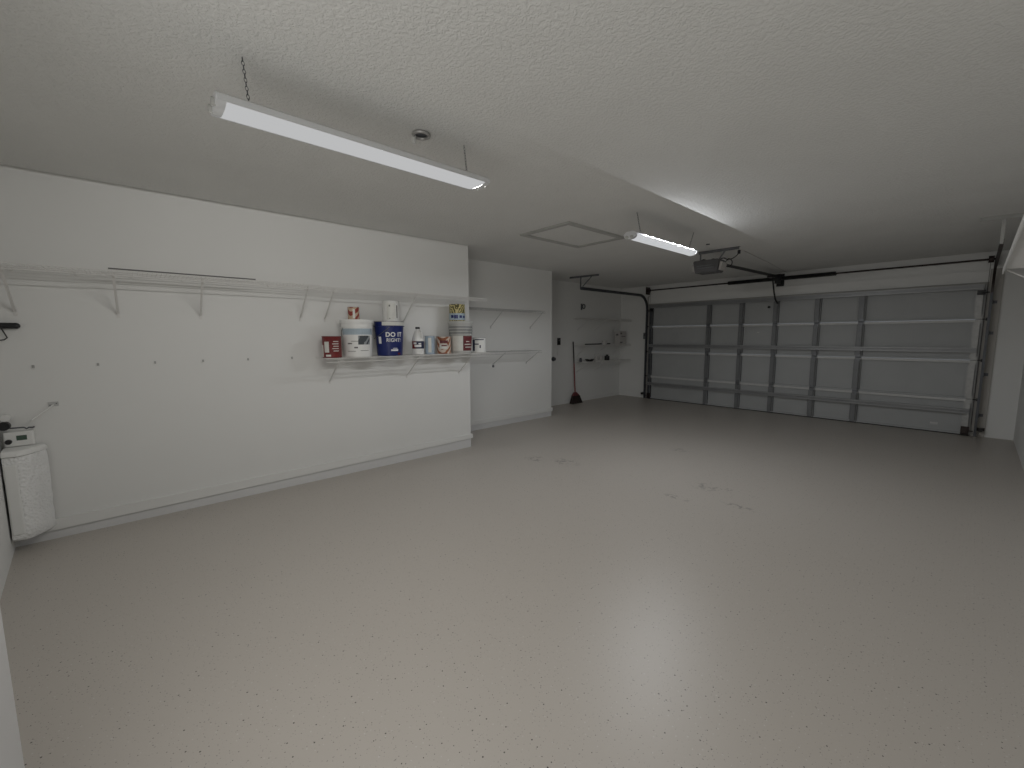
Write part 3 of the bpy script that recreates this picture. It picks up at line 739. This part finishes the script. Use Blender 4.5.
# orange can
cy = 2.652; a = ang(cy)
t = can(cy, 0.168, 0.193, ZSH, 'paint can with orange and cream swirled label', 'paint can', M['orange'])
b = bm_(); wrap_patch(b, XS, cy, 0.083, a-35, a+30, ZSH+0.055, ZSH+0.105); obj('label', b, M['pale'], t, label='cream label panel')
b = bm_(); wrap_patch(b, XS, cy, 0.0838, a-18, a+24, ZSH+0.085, ZSH+0.10); wrap_patch(b, XS, cy, 0.083, a-30, a+34, ZSH+0.118, ZSH+0.150); obj('print', b, M['darkred'], t, label='dark red print')
# grey-white bucket with ribbed collar
cy = 2.890; a = ang(cy)
t, rad = pail(cy, 0.242, 0.276, 0.366, ZSH, 'grey-white bucket with ribbed collar and maroon label panel', M['greybucket'], [ZSH+0.215, ZSH+0.252, ZSH+0.285, ZSH+0.318], M['greybucket'])
b = bm_(); wrap_patch(b, XS, cy, rad(ZSH+0.02)+0.001, a+12, a+82, ZSH+0.03, ZSH+0.200, r1=rad(ZSH+0.2)+0.001); obj('label', b, M['darkred'], t, label='maroon label panel')
b = bm_(); wrap_patch(b, XS, cy, rad(ZSH+0.02)+0.001, a-45, a+11.5, ZSH+0.03, ZSH+0.200, r1=rad(ZSH+0.2)+0.001); obj('label', b, M['pale'], t, label='white label panel')
b = bm_()
for k, (u0, u1) in enumerate(((24, 70), (20, 62), (28, 50), (38, 48))): wrap_patch(b, XS, cy, rad(ZSH+0.1)+0.002, a+u0, a+u1, ZSH+0.065+k*0.032, ZSH+0.076+k*0.032, r1=rad(ZSH+0.1)+0.004)
obj('print', b, M['pale'], t, label='pale print lines')
b = bm_()
for zr in (0.234, 0.268, 0.302): lathe(b, [(rad(ZSH+zr)+0.0003, ZSH+zr-0.005), (rad(ZSH+zr)+0.004, ZSH+zr-0.005), (rad(ZSH+zr)+0.004, ZSH+zr+0.005), (rad(ZSH+zr)+0.0003, ZSH+zr+0.005)], XS, cy, 40, False, False)
obj('collar_rings', b, M['steel'], t, True, label='darker grey collar grooves')
zt = ZSH+0.366+0.0045; cy2 = 2.845; aa = ang(cy2)
t = can(cy2, 0.185, 0.190, zt, 'yellow and blue labelled can on top of the ribbed grey bucket', 'paint can', M['yellow'])
b = bm_(); wrap_patch(b, XS, cy2, 0.0915, aa-88, aa+88, zt+0.012, zt+0.088); obj('label_band', b, M['bluegrey'], t, label='pale blue lower band')
b = bm_(); wrap_patch(b, XS, cy2, 0.0925, aa-48, aa-26, zt+0.035, zt+0.068); wrap_patch(b, XS, cy2, 0.0925, aa-22, aa+6, zt+0.028, zt+0.070); wrap_patch(b, XS, cy2, 0.0925, aa+16, aa+36, zt+0.035, zt+0.065); wrap_patch(b, XS, cy2, 0.0925, aa+45, aa+70, zt+0.035, zt+0.062)
obj('print', b, M['blue'], t, label='dark blue print')
# small white tub with navy print
XQ = XS+0.02
cy = 3.150; a = ang(cy, XQ)
t = can(cy, 0.165, 0.175, ZSH, 'small white tub with navy printed side, last item right on the loaded shelf', 'tub', M['white'], cx=XQ, rim=M['navy'])
b = bm_(); wrap_patch(b, XQ, cy, 0.0815, a-85, a-42, ZSH+0.02, ZSH+0.155); wrap_patch(b, XQ, cy, 0.0815, a-40, a+40, ZSH+0.150, ZSH+0.160); wrap_patch(b, XQ, cy, 0.0815, a-40, a-5, ZSH+0.095, ZSH+0.108); wrap_patch(b, XQ, cy, 0.0815, a+2, a+12, ZSH+0.055, ZSH+0.09)
obj('print', b, M['navy'], t, label='navy print')

# ---------------------------------------------------------------- far corner shelf things
XK = XC+0.15
b = bm_(); tube(b, [(XK+0.05, 7.02, 1.230), (XK+0.03, 7.40, 1.231), (XK, 7.68, 1.233), (XK-0.01, 7.98, 1.231)], 0.013, 8)
simple('dark_bar', b, M['black'], 'long dark bar lying on the middle shelf in the far corner', 'bar')
b = bm_(); lathe(b, [(0.045, 1.2155), (0.055, 1.22), (0.060, 1.30), (0.056, 1.305)], XK+0.09, 7.63, 20)
simple('white_cup', b, M['openlens'], 'small pale cup beside the dark bar on the far middle shelf', 'cup', smooth=True)
t = thing('carton', 'white carton with dark printing at the corner end of the far middle shelf', 'carton', (XK, 8.30, 1.2155))
obj('body', rbox(XK-0.04, XK+0.10, 8.20, 8.44, 1.2155, 1.51, 0.004), M['openlens'], t)
b = bm_(); box(b, XK+0.1005, XK+0.102, 8.22, 8.28, 1.44, 1.475); box(b, XK+0.1005, XK+0.102, 8.26, 8.42, 1.385, 1.40); box(b, XK+0.1005, XK+0.102, 8.21, 8.31, 1.245, 1.27)
box(b, XK+0.0, XK+0.06, 8.198, 8.1995, 1.41, 1.45)
obj('print', b, M['greyprint'], t, label='dark print')
t = thing('round_tray', 'black oval dish on the lowest shelf in the far corner', 'dish', (XK, 7.23, 0.863))
b = bm_(); n = 24
for r0, r1, z0, z1 in ((0.6, 1.0, 0.8635, 0.91),):
    ra = [b.verts.new((XK+0.09*r0*math.cos(k*2*math.pi/n), 7.235+0.13*r0*math.sin(k*2*math.pi/n), z0)) for k in range(n)]
    rb = [b.verts.new((XK+0.09*r1*math.cos(k*2*math.pi/n), 7.235+0.13*r1*math.sin(k*2*math.pi/n), z1)) for k in range(n)]
    rc = [b.verts.new((XK+0.08*r1*math.cos(k*2*math.pi/n), 7.235+0.12*r1*math.sin(k*2*math.pi/n), z1)) for k in range(n)]
    rd = [b.verts.new((XK+0.09*r0*math.cos(k*2*math.pi/n), 7.235+0.13*r0*math.sin(k*2*math.pi/n), z0+0.008)) for k in range(n)]
    for p, q in ((ra, rb), (rb, rc), (rc, rd)):
        for k in range(n): b.faces.new((p[k], p[(k+1) % n], q[(k+1) % n], q[k]))
    b.faces.new(ra); b.faces.new(rd)
obj('bowl', b, M['black'], t)
b = bm_(); lathe(b, [(0.03, 0.872), (0.035, 0.90), (0.02, 0.915)], XK, 7.235, 16); obj('contents', b, M['openlens'], t)
t = thing('canister', 'small black canister on the lowest far shelf, right of the black dish', 'canister', (XK, 7.865, 0.863))
b = bm_(); lathe(b, [(0.052, 0.8635), (0.056, 0.87), (0.056, 0.955), (0.05, 0.96)], XK, 7.865, 20); obj('body', b, M['black'], t, True)
b = bm_(); lathe(b, [(0.03, 0.9605), (0.03, 0.985), (0.026, 0.99)], XK, 7.865, 14); obj('cap', b, M['black'], t, True)
for i, (y, r, hh, lab) in enumerate(((6.93, 0.028, 0.06, 'small grey jar at the broom end of the lowest far shelf'), (7.47, 0.040, 0.07, 'small pale jar just right of the black dish on the lowest far shelf'), (7.64, 0.034, 0.09, 'small pale jar just left of the black canister on the lowest far shelf'))):
    t = thing('jar', lab, 'jar', (XK, y, 0.863), 'small jars on the lowest far shelf')
    b = bm_(); lathe(b, [(r-0.004, 0.8635), (r, 0.868), (r, 0.8635+hh), (r-0.008, 0.870+hh)], XK, y, 18); obj('body', b, M['openlens'] if i else M['track'], t, True)
    b = bm_(); lathe(b, [(r-0.006, 0.8705+hh), (r-0.004, 0.874+hh), (r-0.004, 0.888+hh), (r-0.01, 0.89+hh)], XK, y, 18); obj('lid', b, M['openlens'] if i else M['black'], t, True)

# broom
t = thing('broom', 'broom with dark bristles and red handle leaning on the far left wall', 'broom', (XC+0.12, 6.84, 0))
HT = Vector((XC+0.02, 6.842, 1.285)); HB = Vector((XC+0.105, 6.82, 0.22))
b = bm_(); mid = HT+(HB-HT)*0.42; tube(b, [HT, mid], 0.0125, 10); obj('handle_grip', b, M['blackmetal'], t, True, label='dark upper handle')
b = bm_(); tube(b, [mid+(HB-HT)*0.001, HB], 0.0125, 10); obj('handle', b, M['handle_red'], t, True, label='red lower handle')
def frustum(b, cx0, cy0, hx0, hy0, z0, cx1, cy1, hx1, hy1, z1):
    r0 = [b.verts.new((cx0+sx*hx0, cy0+sy*hy0, z0)) for sx, sy in ((-1, -1), (1, -1), (1, 1), (-1, 1))]
    r1 = [b.verts.new((cx1+sx*hx1, cy1+sy*hy1, z1)) for sx, sy in ((-1, -1), (1, -1), (1, 1), (-1, 1))]
    for k in range(4): b.faces.new((r0[k], r0[(k+1) % 4], r1[(k+1) % 4], r1[k]))
    b.faces.new(r0[::-1]); b.faces.new(r1)
b = bm_(); frustum(b, XC+0.11, 6.83, 0.03, 0.10, 0.165, XC+0.105, 6.82, 0.018, 0.03, 0.235); obj('head', b, M['darkred'], t)
b = bm_(); frustum(b, XC+0.12, 6.84, 0.045, 0.165, 0.001, XC+0.115, 6.83, 0.028, 0.10, 0.1645)
for k in range(26):
    y = 6.68+0.32*k/25; tube(b, [(XC+0.115+random.uniform(-.01, .01), 6.83+(y-6.84)*0.5, 0.15), (XC+0.13+random.uniform(-.02, .04), y, 0.0035)], 0.0035, 4)
obj('bristles', b, M['bristle'], t)

# wall devices on the far left wall
t = thing('wall_keypad', 'dark upright keypad on the far left wall, above the round bumper', 'keypad', (XC, 6.405, 1.23))
obj('plate', rbox(XC+0.0005, XC+0.018, 6.362, 6.448, 1.225, 1.365, 0.004), M['black'], t)
b = bm_(); box(b, XC+0.0185, XC+0.022, 6.385, 6.425, 1.305, 1.335); obj('button', b, M['greyprint'], t)
b = bm_(); box(b, XC+0.0005, XC+0.008, 6.355, 6.43, 1.02, 1.14); t = simple('outlet_plate', b, M['wall'], 'white outlet plate on the far left wall, below the dark keypad', 'outlet')
b = bm_(); tube(b, [(XC+0.0005, 6.242, 0.948), (XC+0.012, 6.242, 0.948), (XC+0.02, 6.242, 0.948), (XC+0.05, 6.242, 0.948)], [0.045, 0.045, 0.03, 0.034], 18)
simple('round_bumper', b, M['track'], 'round dark grey bumper on the far left wall just past the corner, below the keypad', 'bumper', smooth=True)
t = thing('wall_hook', 'dark hook with a ring high on the far left wall above the corner shelves', 'hook', (XC, 7.17, 1.96))
b = bm_(); box(b, XC+0.0005, XC+0.012, 7.10, 7.135, 1.95, 2.08); obj('plate', b, M['track'], t)
b = bm_(); tube(b, [(XC+0.018, 7.175+0.045*math.cos(k*math.pi/8), 2.025+0.045*math.sin(k*math.pi/8)) for k in range(16)], 0.010, 6, True); obj('ring', b, M['track'], t, True)
# small clip on middle wall
b = bm_(); box(b, XB+0.0005, XB+0.012, 4.075, 4.105, 0.93, 0.965); simple('wall_anchor', b, M['steel'], 'small grey anchor on the recessed middle wall under the lower shelf', 'wall anchor')

# door safety sensors and side lock
for (x, s, lab) in ((XL-0.115, 1, 'small dark safety sensor at the foot of the left door frame'), (XRD+0.10, -1, 'small dark safety sensor at the foot of the right door frame')):
    t = thing('safety_sensor', lab, 'sensor', (x, YD-0.05, 0.08), 'door safety sensors')
    yb_ = YD-0.0005 if s > 0 else YD-0.0225
    b = bm_(); box(b, x-0.05, x+0.04, yb_-0.004, yb_, 0.08, 0.125); box(b, x-0.02, x+0.02, YD-0.10, yb_-0.004, 0.08, 0.086); obj('bracket', b, M['blackmetal'], t)
    obj('body', rbox(x-0.02, x+0.02, YD-0.115, YD-0.065, 0.0865, 0.13, 0.004), M['black'], t)
t = thing('opener_button', 'small grey wall button box left of the garage door frame', 'wall button', (XL-0.135, YD, 1.33))
obj('box', rbox(XL-0.165, XL-0.105, YD-0.03, YD-0.0005, 1.33, 1.47, 0.004), M['stile'], t)
b = bm_(); tube(b, [(XL-0.135, YD-0.0305, 1.42), (XL-0.135, YD-0.036, 1.42)], 0.014, 12); obj('button', b, M['black'], t)

# ---------------------------------------------------------------- near left corner
# plastic-wrapped tank
t = thing('wrapped_tank', 'white tank wrapped in crinkled clear plastic in the near left corner', 'wrapped tank', (XA+0.09, -0.58, 0.095))
plan = [(XA+0.0185, YK+0.004), (XA+0.10, YK+0.004), (XA+0.178, YK+0.004), (XA+0.186, -0.60), (XA+0.17, -0.572), (XA+0.13, -0.542), (XA+0.08, -0.515), (XA+0.04, -0.497), (XA+0.0185, -0.487)]
def loft(b, levels, plan, jit=0.0):
    rings = []
    cx = XA+0.0185; cyy = YK+0.004
    for z_, s_ in levels:
        rings.append([b.verts.new((cx+(x-cx)*s_*(1+random.uniform(-jit, jit)), cyy+(y-cyy)*s_*(1+random.uniform(-jit, jit)), z_)) for x, y in plan])
    n = len(plan)
    for r0, r1 in zip(rings, rings[1:]):
        for k in range(n): b.faces.new((r0[k], r0[(k+1) % n], r1[(k+1) % n], r1[k]))
    b.faces.new(rings[0][::-1]); b.faces.new(rings[-1])
b = bm_(); loft(b, [(0.095, 0.93), (0.11, 1.0)]+[(0.11+0.52*i/10, 1.0) for i in range(1, 11)]+[(0.645, 0.96)], plan, 0.02)
obj('body', b, M['wrap'], t, True)
b = bm_(); loft(b, [(0.6455, 0.98), (0.652, 1.04), (0.668, 1.04), (0.684, 0.97), (0.69, 0.8)], plan, 0.01); obj('lid', b, M['white'], t, True)
obj('front_panel', rbox(XA+0.17, XA+0.190, YK+0.006, -0.602, 0.135, 0.60, 0.008), M['white'], t)

t = thing('wall_controller', 'white wall controller with small green display above the wrapped tank', 'controller', (XA+0.03, -0.60, 0.69))
obj('case', rbox(XA+0.0005, XA+0.05, YK+0.004, -0.530, 0.692, 0.790, 0.008), M['white'], t)
b = bm_(); box(b, XA+0.0505, XA+0.053, -0.608, -0.562, 0.732, 0.764); obj('display', b, M['lcd'], t, label='small green display')
b = bm_(); tube(b, [(XA+0.05, -0.643, 0.728), (XA+0.066, -0.643, 0.728)], 0.016, 14); obj('knob', b, M['black'], t)
t = thing('pipe_valve', 'thin dark pipe with black valve and hooked end above the wall controller', 'pipe valve', (XA+0.05, -0.6, 0.80))
b = bm_(); tube(b, [(XA+0.05, YK+0.004, 0.818), (XA+0.05, -0.57, 0.815), (XA+0.05, -0.558, 0.805), (XA+0.05, -0.548, 0.812), (XA+0.05, -0.535, 0.810), (XA+0.03, -0.532, 0.806), (XA+0.0005, -0.532, 0.806)], 0.005, 6); obj('pipe', b, M['track'], t, True)
b = bm_(); tube(b, [(XA+0.035, -0.652, 0.835), (XA+0.075, -0.652, 0.835)], [0.028, 0.028], 16); obj('valve_wheel', b, M['black'], t)
b = bm_(); tube(b, [(XA+0.0005, -0.645, 0.885), (XA+0.06, -0.645, 0.885)], 0.022, 14); obj('fitting', b, M['white'], t)

# black padded hook with wire loop
t = thing('padded_wall_hanger', 'black padded hanger bar with wire loop at the left edge under the shelf', 'wall hanger', (XA+0.01, -0.6, 1.45))
b = bm_(); tube(b, [(XA+0.022, YK+0.004, 1.482), (XA+0.022, -0.548, 1.482)], 0.020, 14)
bmesh.ops.create_uvsphere(b, u_segments=14, v_segments=8, radius=0.020, matrix=Matrix.Translation((XA+0.022, -0.548, 1.482)))
obj('padded_bar', b, M['black'], t, True)
b = bm_(); tube(b, [(XA+0.02, -0.612, 1.465), (XA+0.02, -0.600, 1.43), (XA+0.02, -0.592, 1.405), (XA+0.02, -0.605, 1.392), (XA+0.02, -0.655, 1.384)], 0.0035, 6); obj('wire_loop', b, M['black'], t, True)
# stray brace at left
t = thing('loose_brace', 'white shelf brace and foot fixed alone on the left wall beside the controller', 'brace', (XA+0.01, -0.43, 0.93))
b = bm_(); tube(b, [(XA+0.004, -0.43, 0.945), (XA+0.07, -0.53, 0.86)], 0.005, 6); obj('arm', b, M['wall'], t)
b = bm_(); box(b, XA+0.0005, XA+0.004, -0.455, -0.405, 0.935, 0.965); obj('foot', b, M['wire_dull'], t)
for y in (-0.445, -0.415):
    b = bm_(); tube(b, [(XA+0.004, y, 0.948+(y+0.43)*0.3), (XA+0.007, y, 0.948+(y+0.43)*0.3)], 0.004, 6); obj('screw', b, M['steel'], t)
